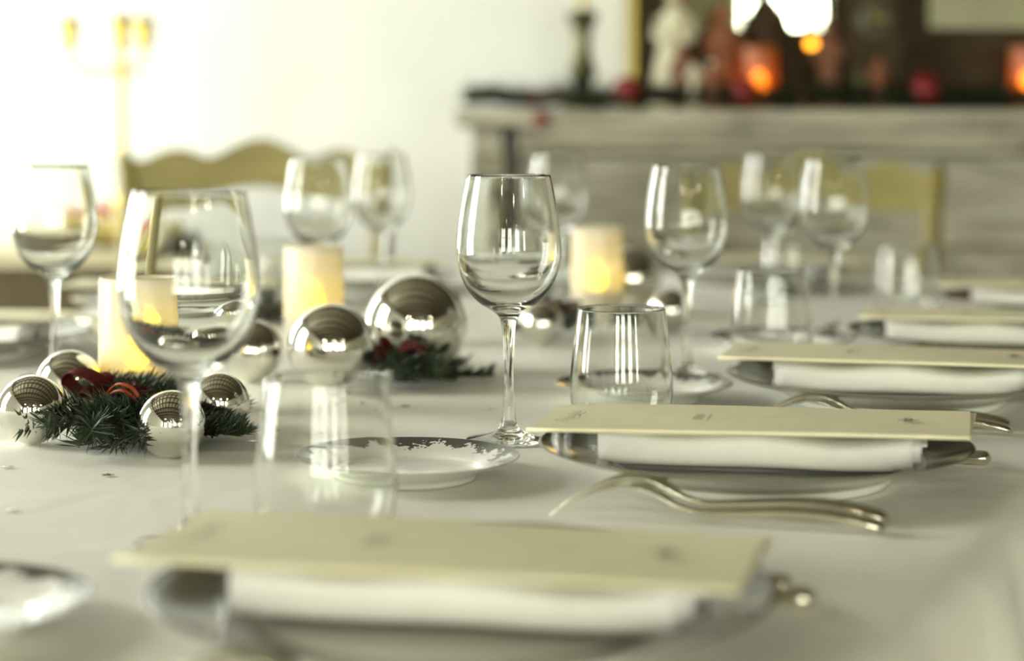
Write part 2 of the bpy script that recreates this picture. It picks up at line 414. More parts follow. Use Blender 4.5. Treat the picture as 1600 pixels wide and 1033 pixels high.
tumb_prof = catmull(TG, 4) + [(.0360, .1048), (.0356, .1051), (.0352, .1048)] + catmull(TI, 4)
tumbler = obj('water_tumbler', lathe(tumb_prof, 64), M_glass); tag(tumbler, 'x', 'tumbler')
wu, tu = [], []
SEAT = {-1: 'the nearest right-hand setting', 0: 'the second right-hand setting', 1: 'the third right-hand setting', 2: 'the fourth right-hand setting', 3: 'the fifth right-hand setting'}
def on_table(x, y): return (x, y, TZ + .0006)
wines = [(-.196, 1.210, 'large blurred stemmed wine glass in front of the nearest candle'),
         (-.0026, 1.613, 'sharply focused stemmed wine glass in the middle of the table'),
         (.178, 2.030, 'stemmed wine glass right of the third candle, beside the small plate'),
         (.396, 2.450, 'stemmed wine glass directly behind the third menu, right of its twin'),
         (-.464, 2.020, 'stemmed wine glass at far left, rising behind the pair of silver baubles'),
         (-.243, 2.500, 'blurred stemmed wine glass rising behind the second candle'),
         (-.190, 2.900, 'blurred stemmed wine glass right behind the one above the second candle'),
         (.066, 2.850, 'blurred stemmed wine glass seen behind the focused one, before the mantelpiece'),
         (.372, 2.860, 'blurred stemmed wine glass before the far chair, left of its twin')]
for x, y, lab in wines: place(wine, wu, on_table(x, y), random.random() * 6, lab, 'wine glasses on the table')
tumbs = [(-.111, 1.186, 'blurred stemless tumbler standing just behind the nearest menu'),
         (.090, 1.640, 'sharp stemless tumbler standing behind the second menu'),
         (.272, 2.085, 'stemless tumbler standing behind the third menu'),
         (.500, 2.520, 'stemless tumbler at right, standing behind the fourth menu'),
         (-.400, 2.750, 'small distant tumbler seen through the large blurred wine glass'),
         (.045, 3.060, 'distant tumbler seen through the sharply focused wine glass'),
         (.420, 3.020, 'distant tumbler between the twin wine glasses before the far chair'),
         (-.330, 2.640, 'distant tumbler just left of the second candle')]
for x, y, lab in tumbs: place(tumbler, tu, on_table(x, y), random.random() * 6, lab, 'stemless tumblers on the table')

# ------------------------------------------------------------------ plates
DP_in = [(0, .0072), (.07, .0072), (.092, .0076), (.099, .0096), (.103, .0128)]
DP_rim = [(.103, .0128), (.112, .0166), (.130, .0212), (.146, .0252), (.1540, .0272), (.1552, .0272), (.1554, .0264), (.146, .0225), (.130, .0180), (.112, .0130), (.099, .0062)]
DP_un = [(.099, .0062), (.0975, .0030), (.096, .0006), (.0945, .0), (.093, .0012), (.091, .0030), (.07, .0036), (0, .0036)]
dplate = thing('dinner_plate', 'x', 'plate')
rv = lambda prof, sub=3: lathe(catmull(prof, sub)[::-1], 96)
obj('rim', rv(DP_rim), M_rim, dplate)
obj('well', rv(DP_in), M_porc, dplate); obj('foot_ring', rv(DP_un), M_porc, dplate)
k = .0825 / .1554
bplate = thing('bread_plate', 'x', 'plate')
sc = lambda pr: [(r * k, z * .62) for r, z in pr]
obj('rim', rv(sc(DP_rim)), M_brim, bplate); obj('well', rv(sc(DP_in)), M_porc, bplate); obj('foot_ring', rv(sc(DP_un)), M_porc, bplate)
du, bu = [], []

# ------------------------------------------------------------------ napkin: a flat roll of cloth
def napkin_mesh(seed):
    rnd = random.Random(seed); n = 150; turns = 2.6; th = .0016; L = .225; nl = 26
    sec = []
    for i in range(n):
        a = 2 * pi * turns * i / (n - 1); q = 1 - .62 * (i / (n - 1))
        hw = .046 * q; hh = .0165 * q
        c_, s_ = cos(a - pi / 2), sin(a - pi / 2)
        e = .55
        sec.append((hw * math.copysign(abs(c_) ** e, c_), .0168 + hh * math.copysign(abs(s_) ** e, s_)))
    ph = [rnd.random() * 6 for _ in range(4)]
    v = []; f = []
    for side in (0, 1):
        for j in range(nl + 1):
            x = (j / nl - .5) * L
            for i, (y, z) in enumerate(sec):
                i2 = min(i + 1, n - 1); i0 = max(i - 1, 0)
                ny, nz = (sec[i2][1] - sec[i0][1]), -(sec[i2][0] - sec[i0][0]); l = sqrt(ny * ny + nz * nz) or 1
                yy = y - side * th * ny / l; zz = z - side * th * nz / l
                w = (zz / .034)
                zz2 = zz + w * (.0025 * sin(x * 55 + ph[0]) + .0018 * sin(x * 24 + ph[1]) - .0025)
                xx = x + (.010 * (i / n)) * (1 if x > 0 else .4) * (j / nl) - .006 * abs(y / .046) ** 2 * (1 if x > 0 else -1) * (abs(x) / (L / 2)) ** 3
                v.append((xx, yy, max(zz2, .0002)))
    M_ = (nl + 1) * n
    for j in range(nl):
        for i in range(n - 1):
            a, b, c, d = j * n + i, j * n + i + 1, (j + 1) * n + i + 1, (j + 1) * n + i
            f.append([a, b, c, d]); f.append([M_ + d, M_ + c, M_ + b, M_ + a])
    for i in range(n - 1):
        f.append([i + 1, i, M_ + i, M_ + i + 1]); a = nl * n + i; f.append([a, a + 1, M_ + a + 1, M_ + a])
    for j in range(nl):
        a, b = j * n, (j + 1) * n; f.append([a, b, M_ + b, M_ + a])
        a, b = j * n + n - 1, (j + 1) * n + n - 1; f.append([b, a, M_ + a, M_ + b])
    return v, f
napkin = obj('napkin', napkin_mesh(3), M_napkin); tag(napkin, 'x', 'napkin'); nu_ = []
# ------------------------------------------------------------------ menu card: folded, fold towards the camera
def menu_card():
    L, Wd, th, gap = .305, .118, .0006, .0022
    t = thing('menu_card', 'x', 'menu')
    nx, ny = 20, 10
    def leaf(z0, bend, y_a, y_b, sh):
        v = []; f = []
        for s_ in (0, 1):
            for j in range(ny + 1):
                for i in range(nx + 1):
                    x = (i / nx - .5) * L; y = y_a + (y_b - y_a) * j / ny
                    v.append((x + sh * j / ny, y, z0 + bend * (2 * x / L) ** 2 + (0 if s_ else -th) + .0006 * sin(x * 22 + j * .3)))
        K = (nx + 1) * (ny + 1); q = lambda i, j: j * (nx + 1) + i
        for j in range(ny):
            for i in range(nx):
                f.append([K + q(i, j), K + q(i + 1, j), K + q(i + 1, j + 1), K + q(i, j + 1)]); f.append([q(i, j), q(i, j + 1), q(i + 1, j + 1), q(i + 1, j)])
        bd = [q(i, 0) for i in range(nx)] + [q(nx, j) for j in range(ny)] + [q(i, ny) for i in range(nx, 0, -1)] + [q(0, j) for j in range(ny, 0, -1)]
        for a, b in zip(bd, bd[1:] + bd[:1]): f.append([a, b, K + b, K + a])
        return v, f
    autosmooth(obj('back_leaf', leaf(.0012, .0, -Wd / 2, Wd / 2, .004), M_menu, t))
    autosmooth(obj('front_leaf', leaf(.0012 + gap, -.001, -Wd / 2, Wd / 2, 0), M_menu, t))
    mb = MB(); mb.tube([((i / 12 - .5) * L, -Wd / 2, .0011 + gap / 2 - .0005 * (2 * (i / 12 - .5)) ** 2) for i in range(13)], .0016, 8)
    obj('fold', mb.vf, M_menu, t)
    # writing, read from the guest's side: lines run along the short side
    zt = .0012 + gap + .0009
    def strokes(lines, wd, x0, y0):
        mb = MB()
        for ln in lines:
            pts = [(x0 + a, y0 + b, zt) for a, b in ln]
            mb.tube(pts, wd, 4, flat=.25)
        return mb.vf
    rnd = random.Random(5)
    hand = []
    pen = 0; hgt = .011
    hand.append([(-.004 + .006 * cos(a), .0035 * sin(a) + .002) for a in [1.0 + k_ * .5 for k_ in range(10)]])
    word = []
    for k_ in range(70):
        a = k_ / 69
        word.append((-.0015 - .0028 * sin(a * 44) * (1 + .9 * (sin(a * 13) > .6)), .006 + .040 * a + .0012 * cos(a * 44)))
    hand.append(word)
    hand.append([(.004 + .001 * sin(k_), .012 + .03 * k_ / 9) for k_ in range(10)])
    obj('handwriting', strokes(hand, .00028, -.128, -.030), M_ink, t)
    num = []
    for d in range(4):
        yo = .0065 * d
        num.append([(.0036 * cos(a * (1 if d % 3 else 2)), yo + .0021 * sin(a)) for a in [2 * pi * k_ / 10 for k_ in range(11)]])
    num.append([(.0075, -.004 + .026 * k_ / 4) for k_ in range(5)])
    obj('printed_year', strokes(num, .0003, -.038, -.012), M_ink, t)
    orn = [[(.0025 * sin(a * 3 + ph_), .008 * a) for a in [-1 + k_ / 6 for k_ in range(13)]] for ph_ in (0, 1.6, 3.1)]
    orn = orn + [[(y_ * .9, x_ * .25) for x_, y_ in l] for l in orn]
    obj('ornament', strokes(orn, .0006, .110, 0), M_ink, t)
    return t
menu = menu_card(); mu = []

# ------------------------------------------------------------------ cutlery
def swept(path, width, thick, n=None):
    """bar along x with z(x), half width and half thickness, rounded section"""
    v = []; f = []; seg = 10
    for x, z, w, h in path:
        for k in range(seg):
            a = 2 * pi * k / seg
            v.append((x, w * math.copysign(abs(cos(a)) ** .7, cos(a)), z + h * math.copysign(abs(sin(a)) ** .9, sin(a))))
    for i in range(len(path) - 1):
        for k in range(seg):
            a = i * seg + k; b = i * seg + (k + 1) % seg; f.append([a, a + seg, b + seg, b])
    f.append(list(range(seg))); m_ = (len(path) - 1) * seg; f.append([m_ + k for k in range(seg)][::-1])
    return v, f
def cspath(pts, sub=5): return catmull(pts, sub)
def make_fork():
    t = thing('fork', 'x', 'fork')
    # x: 0 at the tine tips (towards the table middle), .215 at the handle end; tines point down
    obj('handle', swept(cspath([(.088, .0085, .0030, .0021), (.100, .0070, .0030, .0022), (.125, .0085, .0040, .0030), (.155, .0108, .0062, .0034), (.180, .0106, .0088, .0036), (.200, .0080, .0100, .0036), (.211, .0056, .0092, .0032), (.2155, .0042, .004, .0018)]), 0, 0), M_silver, t)
    obj('head', swept(cspath([(.044, .0222, .0112, .0010), (.050, .0228, .0118, .0011), (.060, .0220, .0115, .0012), (.072, .0168, .0085, .0015), (.081, .0112, .0045, .0019), (.089, .0083, .0030, .0021)]), 0, 0), M_silver, t)
    tine = None
    for y in (-.0096, -.0032, .0032, .0096):
        if tine is None:
            tine = obj('tine', swept(cspath([(.0, .0012, .0006, .0005), (.008, .0070, .0011, .0008), (.020, .0140, .0015, .0010), (.034, .0198, .0018, .0011), (.046, .0225, .0019, .0011)]), 0, 0), M_silver, t, (0, y, 0))
        else:
            c = tine.copy(); COL.objects.link(c); c.parent = t; c.location = (0, y, 0)
    return t
def make_knife():
    t = thing('knife', 'x', 'knife')
    obj('blade', swept(cspath([(-.205, .0018, .0015, .0005), (-.195, .0022, .0060, .0008), (-.16, .0026, .0088, .0011), (-.10, .0030, .0085, .0012), (-.088, .0034, .0062, .0018)]), 0, 0), M_silver, t)
    obj('handle', swept(cspath([(-.090, .0036, .0048, .0030), (-.080, .0044, .0056, .0040), (-.05, .0046, .0066, .0042), (-.025, .0050, .0078, .0046), (-.010, .0054, .0086, .0050), (-.003, .0054, .0070, .0046), (0, .0054, .0025, .002)]), 0, 0), M_silver, t)
    return t
fork, knife = make_fork(), make_knife(); fu, ku = [], []

# ------------------------------------------------------------------ the place settings
def local(uc, tc, side, u, t, z):
    """offset in the frame of a setting; side -1 turns it round for the far row"""
    return tw(uc + side * u, tc + side * t, z)
def setting(uc, tc, side, where, rm, menu_off=(0, 0), roll=0, bread=True, bread_off=(0, 0), nap_rz=R(14), cutl=True, forkz=0):
    r0 = RZ_U + (0 if side > 0 else pi)
    place(dplate, du, tuple(local(uc, tc, side, 0, 0, .0006)), random.random() * 6, 'dark-rimmed dinner plate under the napkin at ' + where, 'dinner plates')
    place(napkin, nu_, tuple(local(uc, tc, side, .0, 0, .0084)), r0 + nap_rz, 'rolled white napkin on the dinner plate at ' + where, 'rolled napkins')
    m_ = place(menu, mu, tuple(local(uc, tc, side, menu_off[0], menu_off[1], .0425)), 0, 'cream folded menu card on the napkin at ' + where, 'menu cards')
    m_.rotation_euler = (R(.5), R(roll), rm)
    if bread:
        place(bplate, bu, tuple(local(uc, tc, side, -.2316 + bread_off[0], -.0995 + bread_off[1], .0006)), random.random() * 6, 'small bread plate with leafy rim at ' + where, 'bread plates')
    if cutl:
        for q, (tt, us) in enumerate(((-.150, -.086), (-.181, -.080))):
            place(fork, fu, tuple(local(uc, tc, side, us, tt, .0006)), r0 + R(6), ('inner fork lying tines down at ', 'outer fork lying tines down at ')[q] + where, 'forks')
        for q, (tt, us) in enumerate(((.128, .145), (.154, .125))):
            place(knife, ku, tuple(local(uc, tc, side, us, tt, .0004)), r0, ('inner silver knife against the plate at ', 'outer silver knife beyond the plate at ')[q] + where, 'knives')
setting(0, -STEP, 1, SEAT[-1], R(-13), (-.008, .0), bread_off=(-.02, 0))
setting(0, 0, 1, SEAT[0], R(-13), (.002, -.012), -.9)
setting(0, STEP - .05, 1, SEAT[1], R(-15), (-.004, .0), bread_off=(.014, .018))
setting(0, 2 * STEP - .1, 1, SEAT[2], R(-13), (.014, 0), bread_off=(.014, .03))
setting(0, 3 * STEP - .1, 1, SEAT[3], R(-12), (0, 0), bread=False)
LS = ['the far-side setting at the left edge', 'the far-side setting behind the nearest candle', 'the far-side setting before the scalloped chair']
for q in range(3):
    setting(2 * UC, .39 + STEP * q, -1, LS[q], R(176), (.02, 0), cutl=(q < 2))
# head of the table
place(dplate, du, tuple(tw(UC, T1 - .20, .0006)), 0, 'dinner plate at the far head of the table before the right chair', 'dinner plates')
place(napkin, nu_, tuple(tw(UC, T1 - .20, .0084)), R(10), 'rolled white napkin at the far head of the table', 'rolled napkins')
m_ = place(menu, mu, tuple(tw(UC + .02, T1 - .20, .0425)), 0, 'cream menu card at the far head of the table', 'menu cards'); m_.rotation_euler = (R(.5), 0, R(-12))

# ------------------------------------------------------------------ LED candles
def candle(x, y, z, r, h, label, wax, lum, col, group):
    t = thing('pillar_candle', label, 'candle', (x, y, z), 0, group)
    shell = [(r * .985, 0), (r, .002), (r, h - .003), (r * .985, h), (r * .93, h - .001), (r * .92, h - .008)]
    obj('wax_shell', lathe(shell, 48), wax, t)
    obj('wax_top', lathe([(0, h - .010), (r * .5, h - .0095), (r * .92, h - .008)][::-1], 48), wax, t)
    bh = h * .30
    obj('base_disc', lathe([(0, .001), (r * .96, .001), (r * .96, bh), (r * .5, bh + .001), (0, bh + .001)], 40), wax, t)
    obj('led_flame', lathe(catmull([(0, bh + .002), (r * .26, bh + .006), (r * .34, bh + r * .42), (r * .22, bh + r * .85), (0, bh + r * 1.15)], 4), 20), M_led if lum > 0 else M_led3, t)
    l = bpy.data.lights.new('led', 'POINT'); l.energy = abs(lum); l.color = col; l.shadow_soft_size = r * .3
    lo = bpy.data.objects.new('led', l); COL.objects.link(lo); lo.parent = t; lo.location = (0, 0, bh + r * .5 + .02)
    return t
YC = (1, .70, .08)
candle(-.337, 1.790, TZ + .0006, .034, .120, 'nearest ivory LED pillar candle, among the silver baubles and fir', M_wax, .003, YC, 'LED pillar candles')
candle(-.229, 2.300, TZ + .0006, .034, .118, 'ivory LED pillar candle in the middle, behind the medium bauble', M_wax, .003, YC, 'LED pillar candles')
candle(.1135, 2.660, TZ + .0006, .034, .122, 'farthest ivory LED pillar candle on the table, right of the focused glass', M_wax, .003, YC, 'LED pillar candles')

# ------------------------------------------------------------------ baubles
def make_bauble():
    t = thing('bauble', 'x', 'bauble')
    b = obj('ball', ball(1.0, 64, 32), M_bauble, t)
    c = obj('cap', lathe([(.17, .97), (.18, 1.0), (.18, 1.10), (.15, 1.12), (0, 1.12)], 24), M_cap, t)
    mb = MB(); mb.tube([(.07 * cos(a), 0, 1.17 + .07 * sin(a)) for a in [2 * pi * q / 12 for q in range(13)]], .012, 6, False)
    obj('loop', mb.vf, M_cap, c)
    return t
bau = make_bauble(); bau_u = []
def bauble_at(px, py, rpx, label, tilt):
    d = FPX * CAMH / (py - 200 + rpx); r = rpx * d / FPX
    x = (px - 800) / FPX * d
    o = place(bau, bau_u, (x, d, TZ + r + .0006), 0, label, 'silver baubles', r)
    o.rotation_euler = tilt
BT = lambda a, b, c: (R(a), R(b), R(c))
bauble_at(50, 641, 54, 'silver mirror bauble at the left edge of the picture, front one', BT(-110, 0, 20))
bauble_at(108, 599, 51, 'silver mirror bauble peeking out behind the one at the left edge', BT(-115, 0, -30))
bauble_at(268, 664, 53, 'silver bauble half behind the stem of the large blurred glass', BT(-120, 0, 60))
bauble_at(342, 631, 48, 'silver bauble right of the nearest candle, behind the fir tips', BT(-115, 0, 120))
bauble_at(393, 549, 49, 'silver bauble left of the second candle, partly behind the blurred glass', BT(-120, 0, 10))
bauble_at(518, 543, 68, 'medium silver bauble in front of the second candle', BT(-125, 0, -20))
bauble_at(650, 509, 80, 'largest silver bauble, right of the second candle', BT(-118, 0, 35))
bauble_at(983, 436, 50, 'dark reflecting silver bauble right behind the third candle', BT(-120, 0, 0))
bauble_at(1046, 486, 33, 'small silver bauble beside the stem of the third wine glass', BT(-115, 0, 90))
bauble_at(846, 507, 34, 'small silver bauble left of the third candle beside the fir', BT(-115, 0, 60))

# ------------------------------------------------------------------ fir sprigs, ribbons, confetti
def sprig_mesh(seed, length, twigs=4, nl=.021, droop=.2, thick=1.0):
    rnd = random.Random(seed); st = MB(); nd = MB()
    def branch(p0, dirv, L, rad, lvl):
        n = 9; pts = []; d = Vector(dirv).normalized(); p = Vector(p0); pts.append(p.copy())
        for i in range(n):
            d = (d + Vector((rnd.uniform(-.14, .14), rnd.uniform(-.14, .14), rnd.uniform(-.07, .05) - .02 * droop))).normalized()
            p = p + d * (L / n); p.z = max(p.z, .003); pts.append(p.copy())
        st.tube(pts, [rad * (1 - .7 * i / n) for i in range(n + 1)], 5)
        cnt = int(L / .00055 * thick)
        for q in range(cnt):
            s = rnd.uniform(.03, 1) * n; i = min(int(s), n - 1); a = pts[i].lerp(pts[i + 1], s - i); dd = (pts[i + 1] - pts[i]).normalized()
            ang = rnd.random() * 2 * pi; x = dd.cross(Vector((0, 0, 1))).normalized(); y = x.cross(dd)
            o = (dd * rnd.uniform(.45, 1.1) + (x * cos(ang) * 1.1 + y * (abs(sin(ang)) if a.z < .012 else sin(ang)) * .8)).normalized()
            l = nl * rnd.uniform(.65, 1.1); e = a + o * l; e.z = max(e.z, .0015); w = .00105 * rnd.uniform(.8, 1.2)
            sd = o.cross(Vector((rnd.uniform(-1, 1), rnd.uniform(-1, 1), 1))).normalized() * w; up = sd.cross(o).normalized() * w * .5
            m_ = a.lerp(e, .6)
            nd.add([a - sd * .5, a + sd * .5, m_ + sd, e, m_ - sd, m_ + up * 1.2, a + up], [[0, 1, 2, 3, 4], [0, 4, 5, 6], [1, 6, 5, 2], [4, 3, 5], [2, 5, 3]])
        if lvl:
            for k_ in range(twigs):
                s = (k_ + .6) / twigs * n * .85; i = int(s); dd = (pts[i + 1] - pts[i]).normalized()
                sd = dd.cross(Vector((0, 0, 1))).normalized() * (1 if k_ % 2 else -1)
                branch(pts[i], dd * .75 + sd * .75 + Vector((0, 0, rnd.uniform(-.1, .2))), L * rnd.uniform(.4, .6) * (1 - .35 * k_ / twigs), rad * .6, lvl - 1)
    branch((0, 0, .007), (1, 0, .12), length, .0017, 1)
    return st.vf, nd.vf
def sprig(x, y, rz, seed, length, label, twigs=4, z=.0006, nl=.021, pitch=0, group='fir sprigs of the centrepieces', thick=1.0):
    t = thing('fir_sprig', label, 'fir sprig', (x, y, TZ + z), rz, group); t.rotation_euler = (0, pitch, rz)
    a, b = sprig_mesh(seed, length, twigs, nl, thick=thick)
    obj('twig', a, M_twig, t); n_ = obj('needles', b, M_needle, t, smooth=False); n_['kind'] = 'stuff'
def spx(px, py, z=0):
    q = unproj(px, py, z); return q.x, q.y
def sprig_px(px0, py0, px1, py1, seed, label, twigs=4, z=.0006, nl=.021, pitch=0, thick=1.0):
    a = Vector(spx(px0, py0)); b = Vector(spx(px1, py1)); d = b - a
    sprig(a.x, a.y, math.atan2(d.y, d.x), seed, d.length, label, twigs, z, nl, pitch, thick=thick)
sprig_px(235, 672, 118, 708, 11, 'fir sprig spreading left under the nearest candle towards the front bauble', 5)
sprig_px(205, 668, 150, 728, 12, 'fir sprig reaching forward below the nearest candle, left of centre', 4, .004)
sprig_px(215, 676, 262, 722, 13, 'fir sprig pointing at the viewer between candle and front bauble', 4, .002)
sprig_px(195, 657, 140, 668, 14, 'fir sprig heaped against the front left bauble', 4, .012)
sprig_px(300, 690, 385, 700, 15, 'fir sprig tip lying at the right below the baubles', 4, .001)
sprig_px(290, 668, 372, 668, 16, 'fir sprig resting between the two right baubles of the nearest cluster', 3, .008)
sprig_px(200, 690, 275, 700, 17, 'fir sprig heaped in the middle of the nearest cluster', 4, .014)
sprig_px(150, 655, 250, 678, 18, 'fir sprig on top of the heap, touching the nearest candle', 4, .022)
sprig_px(245, 690, 155, 700, 19, 'fir sprig on top of the heap, pointing left', 5, .018)
sprig_px(690, 590, 560, 600, 21, 'fir sprig under the largest bauble, pointing left', 4, .004)
sprig_px(600, 578, 708, 603, 22, 'fir sprig tip reaching right from the largest bauble', 5, .002)
sprig_px(590, 600, 690, 612, 23, 'fir sprig lying in front of the largest bauble', 4, .008)
sprig_px(640, 582, 585, 580, 24, 'fir sprig heaped between the medium and the largest bauble', 4, .026)
sprig_px(905, 520, 838, 532, 31, 'dark fir sprig left of the third candle', 4, .004)
sprig_px(915, 512, 850, 515, 32, 'dark fir sprig heaped against the third candle', 4, .012)
sprig_px(945, 520, 1010, 522, 33, 'dark fir sprig in front of the third candle', 4, .004)

def ribbon(name, label, m, loops, base, rz, wd, group):
    t = thing(name, label, 'ribbon', base, rz, group)
    for pts in loops:
        c = catmull(pts, 6); v = []; f = []
        for i, q in enumerate(c):
            q = Vector(q); d = (Vector(c[min(i + 1, len(c) - 1)]) - Vector(c[max(i - 1, 0)])).normalized()
            s_ = Vector((.25, 1, .15)); s_ = (s_ - d * s_.dot(d)).normalized() * wd; n_ = d.cross(s_).normalized() * .0004
            v += [q - s_ + n_, q + s_ + n_, q + s_ - n_, q - s_ - n_]
            if i:
                o = (i - 1) * 4
                for k_ in range(4): f.append([o + k_, o + (k_ + 1) % 4, o + 4 + (k_ + 1) % 4, o + 4 + k_])
        f.append([3, 2, 1, 0]); e = (len(c) - 1) * 4; f.append([e, e + 1, e + 2, e + 3])
        autosmooth(obj('loop', (v, f), m, t))
    return t
bx, by = spx(172, 672)
ribbon('velvet_ribbon', 'dark red velvet ribbon bow beside the nearest candle', M_velvet,
       [[(0, 0, .020), (-.012, .0, .036), (-.030, .0, .042), (-.036, .0, .034), (-.024, 0, .024), (0, 0, .020)],
        [(0, 0, .020), (.012, -.01, .030), (.026, -.012, .030), (.034, -.014, .022), (.020, -.01, .019), (0, 0, .019)],
        [(-.004, .0, .020), (-.020, -.006, .026), (-.034, -.008, .018)],
        [(0, .002, .021), (-.01, .012, .032), (-.014, .016, .036), (-.006, .012, .034), (.0, .006, .022)]],
       (bx, by, TZ + .008), 0, .011, 'ribbons')
bx, by = spx(180, 690)
ribbon('satin_ribbon', 'thin orange-red curling ribbon on the fir before the nearest candle', M_satin,
       [[(-.012, 0, .022), (-.006, -.004, .032), (.006, -.004, .036), (.014, 0, .030), (.016, .002, .026)],
        [(-.012, .004, .026), (0, 0, .040), (.012, .002, .038), (.018, .004, .030)]],
       (bx, by, TZ + .006), 0, .0022, 'ribbons')
bx, by = spx(606, 598)
ribbon('velvet_ribbon', 'dark red velvet ribbon between the medium and the largest bauble', M_velvet,
       [[(0, 0, .020), (-.014, .0, .034), (-.028, .0, .038), (-.034, .0, .030), (-.02, 0, .022), (0, 0, .020)],
        [(0, 0, .020), (.014, -.01, .032), (.03, -.012, .036), (.036, -.014, .024), (.020, -.01, .019), (0, 0, .019)]],
       (bx, by, TZ + .001), 0, .009, 'ribbons')
bx, by = spx(872, 528)
ribbon('velvet_ribbon', 'small dark red ribbon on the fir left of the third candle', M_velvet,
       [[(0, 0, .022), (-.012, .0, .036), (-.026, .0, .034), (-.012, 0, .022), (0, 0, .022)],
        [(0, 0, .022), (.012, -.01, .034), (.026, -.012, .032), (.012, -.01, .022), (0, 0, .022)]],
       (bx, by, TZ + .010), 0, .009, 'ribbons')

mb = MB(); sv = []
for k_ in range(10):
    a = pi * k_ / 5; r_ = .0055 if k_ % 2 == 0 else .0024; sv.append((r_ * cos(a), r_ * sin(a)))
vv = [(x, y, 0) for x, y in sv] + [(x, y, .0004) for x, y in sv]
ff = [list(range(10))[::-1], list(range(10, 20))] + [[k_, (k_ + 1) % 10, 10 + (k_ + 1) % 10, 10 + k_] for k_ in range(10)]
star = obj('confetti_star', (vv, ff), M_star, smooth=False); tag(star, 'x', 'confetti'); su = []
for px, py, lab in ((17, 800, 'at the lower left edge of the cloth'), (168, 745, 'just in front of the nearest fir sprigs'), (10, 732, 'before the front left bauble'),
                    (530, 620, 'below the medium bauble, first'), (528, 634, 'below the medium bauble, second'), (555, 615, 'in front of the medium bauble, right'),
                    (633, 637, 'in front of the largest bauble'), (497, 681, 'behind the left end of the small focused plate'), (588, 630, 'between the medium bauble and the small plate'),
                    (392, 640, 'right of the nearest bauble cluster'), (395, 692, 'left of the blurred tumbler rim'), (1128, 532, 'left of the third menu'), (760, 640, 'left of the focused stem')):
    x, y = spx(px, py); place(star, su, (x, y, TZ + .0012), random.random() * 6, 'tiny silver confetti star ' + lab, 'confetti stars')

# ------------------------------------------------------------------ chairs
def make_chair():
    t = thing('dining_chair', 'x', 'chair')
    W2 = .245
    # local: back towards +y, front towards -y, origin on the floor under the back
    def rail(z0, z1, amp, up_wave, name):
        n = 40; v = []; f = []
        for i in range(n + 1):
            s = -1 + 2 * i / n; x = s * (W2 - .005)
            bow = .03 * (1 - s * s)
            a = abs(s)
            # scalloped outline: big centre arch, two small shoulders
            w = (.046 * (.5 + .5 * cos(pi * min(a / .52, 1))) + (.024 * sin(pi * (a - .42) / .5) if .42 < a < .92 else 0))
            zt = z1 - .05 + w * up_wave; zb = z0 + amp * (.026 * (.5 + .5 * cos(pi * min(a / .62, 1))))
            lean = .10
            for (yy, zz) in ((0, zb), (0, zt), (.018, zt), (.018, zb)):
                v.append((x, yy + bow + (zz - .45) * lean, zz))
            if i:
                o = (i - 1) * 4
                for k_ in range(4): f.append([o + k_, o + 4 + k_, o + 4 + (k_ + 1) % 4, o + (k_ + 1) % 4])
        f.append([0, 1, 2, 3]); e = n * 4; f.append([e + 3, e + 2, e + 1, e])
        autosmooth(obj(name, (v, f), M_chair, t))
    rail(.855, .985, 1, 1, 'top_rail')
    rail(.63, .715, 1, .5, 'middle_rail')
    for s in (-1, 1):
        mb = MB(); mb.tube([(s * W2, .012, 0), (s * W2, 0, .2), (s * W2, 0, .45), (s * W2, .022, .65), (s * (W2 + .004), .042, .85), (s * (W2 + .016), .055, .935), (s * (W2 + .022), .06, .955)],
                           [.017, .019, .022, .022, .021, .019, .008], 10)
        obj('leg', mb.vf, M_chair, t)
        mb = MB(); mb.tube([(s * (W2 + .005), -.42, 0), (s * (W2 + .005), -.42, .2), (s * (W2 + .005), -.42, .45)], [.015, .019, .022], 10)
        obj('leg', mb.vf, M_chair, t)
        mb = MB(); mb.tube([(s * W2, 0, .2), (s * W2, -.42, .2)], .011, 8); obj('stretcher', mb.vf, M_chair, t)
    mb = MB(); mb.tube([(-W2, -.42, .25), (W2, -.42, .25)], .011, 8); obj('stretcher', mb.vf, M_chair, t)
    v, f = lathe([(0, -.018), (.9, -.018), (1, 0), (.95, .014), (0, .018)], 4)
    a = R(45); q = 1.414
    v = [((x * cos(a) - y * sin(a)) * W2 * q * .98, -.21 + (x * sin(a) + y * cos(a)) * .215 * q, .445 + z) for x, y, z in v]
    obj('seat', (v, f), M_rush, t, smooth=False)
    return t
chair = make_chair(); chu = []
place(chair, chu, (-.545, 4.14, 0), R(-6), 'wooden chair with scalloped top rail at the far left side of the table', 'dining chairs')
S.objects['dining_chair'].scale = (1.09, 1.04, 1.0)
c2 = place(chair, chu, (.60, 4.02, 0), R(-13), 'wooden chair at the far head of the table, in front of the mantelpiece', 'dining chairs')
c2.scale = (.97, .97, .975)

# ------------------------------------------------------------------ mantelpiece
MF = 4.72                                                   # front of the mantel
MX0, MX1 = -.10, 2.3
LZ = at(900, 171, MF).z
mt = thing('mantelpiece', 'grey veined marble mantelpiece along the back wall', 'mantelpiece', (MX0, MF, 0))
def mbox(name, x0, x1, y0, y1, z0, z1, m=M_marble, par=None):
    o = obj(name, MB().box(x0 - MX0, x1 - MX0, y0 - MF, y1 - MF, z0, z1).vf, m, par or mt, smooth=False)
    bv = o.modifiers.new('bevel', 'BEVEL'); bv.width = .008; bv.segments = 2
    return o
yb = YB - .003
mbox('ledge', MX0 - .035, MX1, MF - .05, yb, LZ - .040, LZ)
mbox('moulding', MX0 + .115, MX1 - .02, MF - .025, yb, LZ - .075, LZ - .0405)
mbox('moulding', MX0 + .115, MX1 - .03, MF - .005, yb, LZ - .105, LZ - .0755)
mbox('shade_strip', MX0 + .0805, MX0 + .1145, MF + .06, yb, 0, LZ - .0405, M_shade)  # shade right of the left column, painted as a dark strip
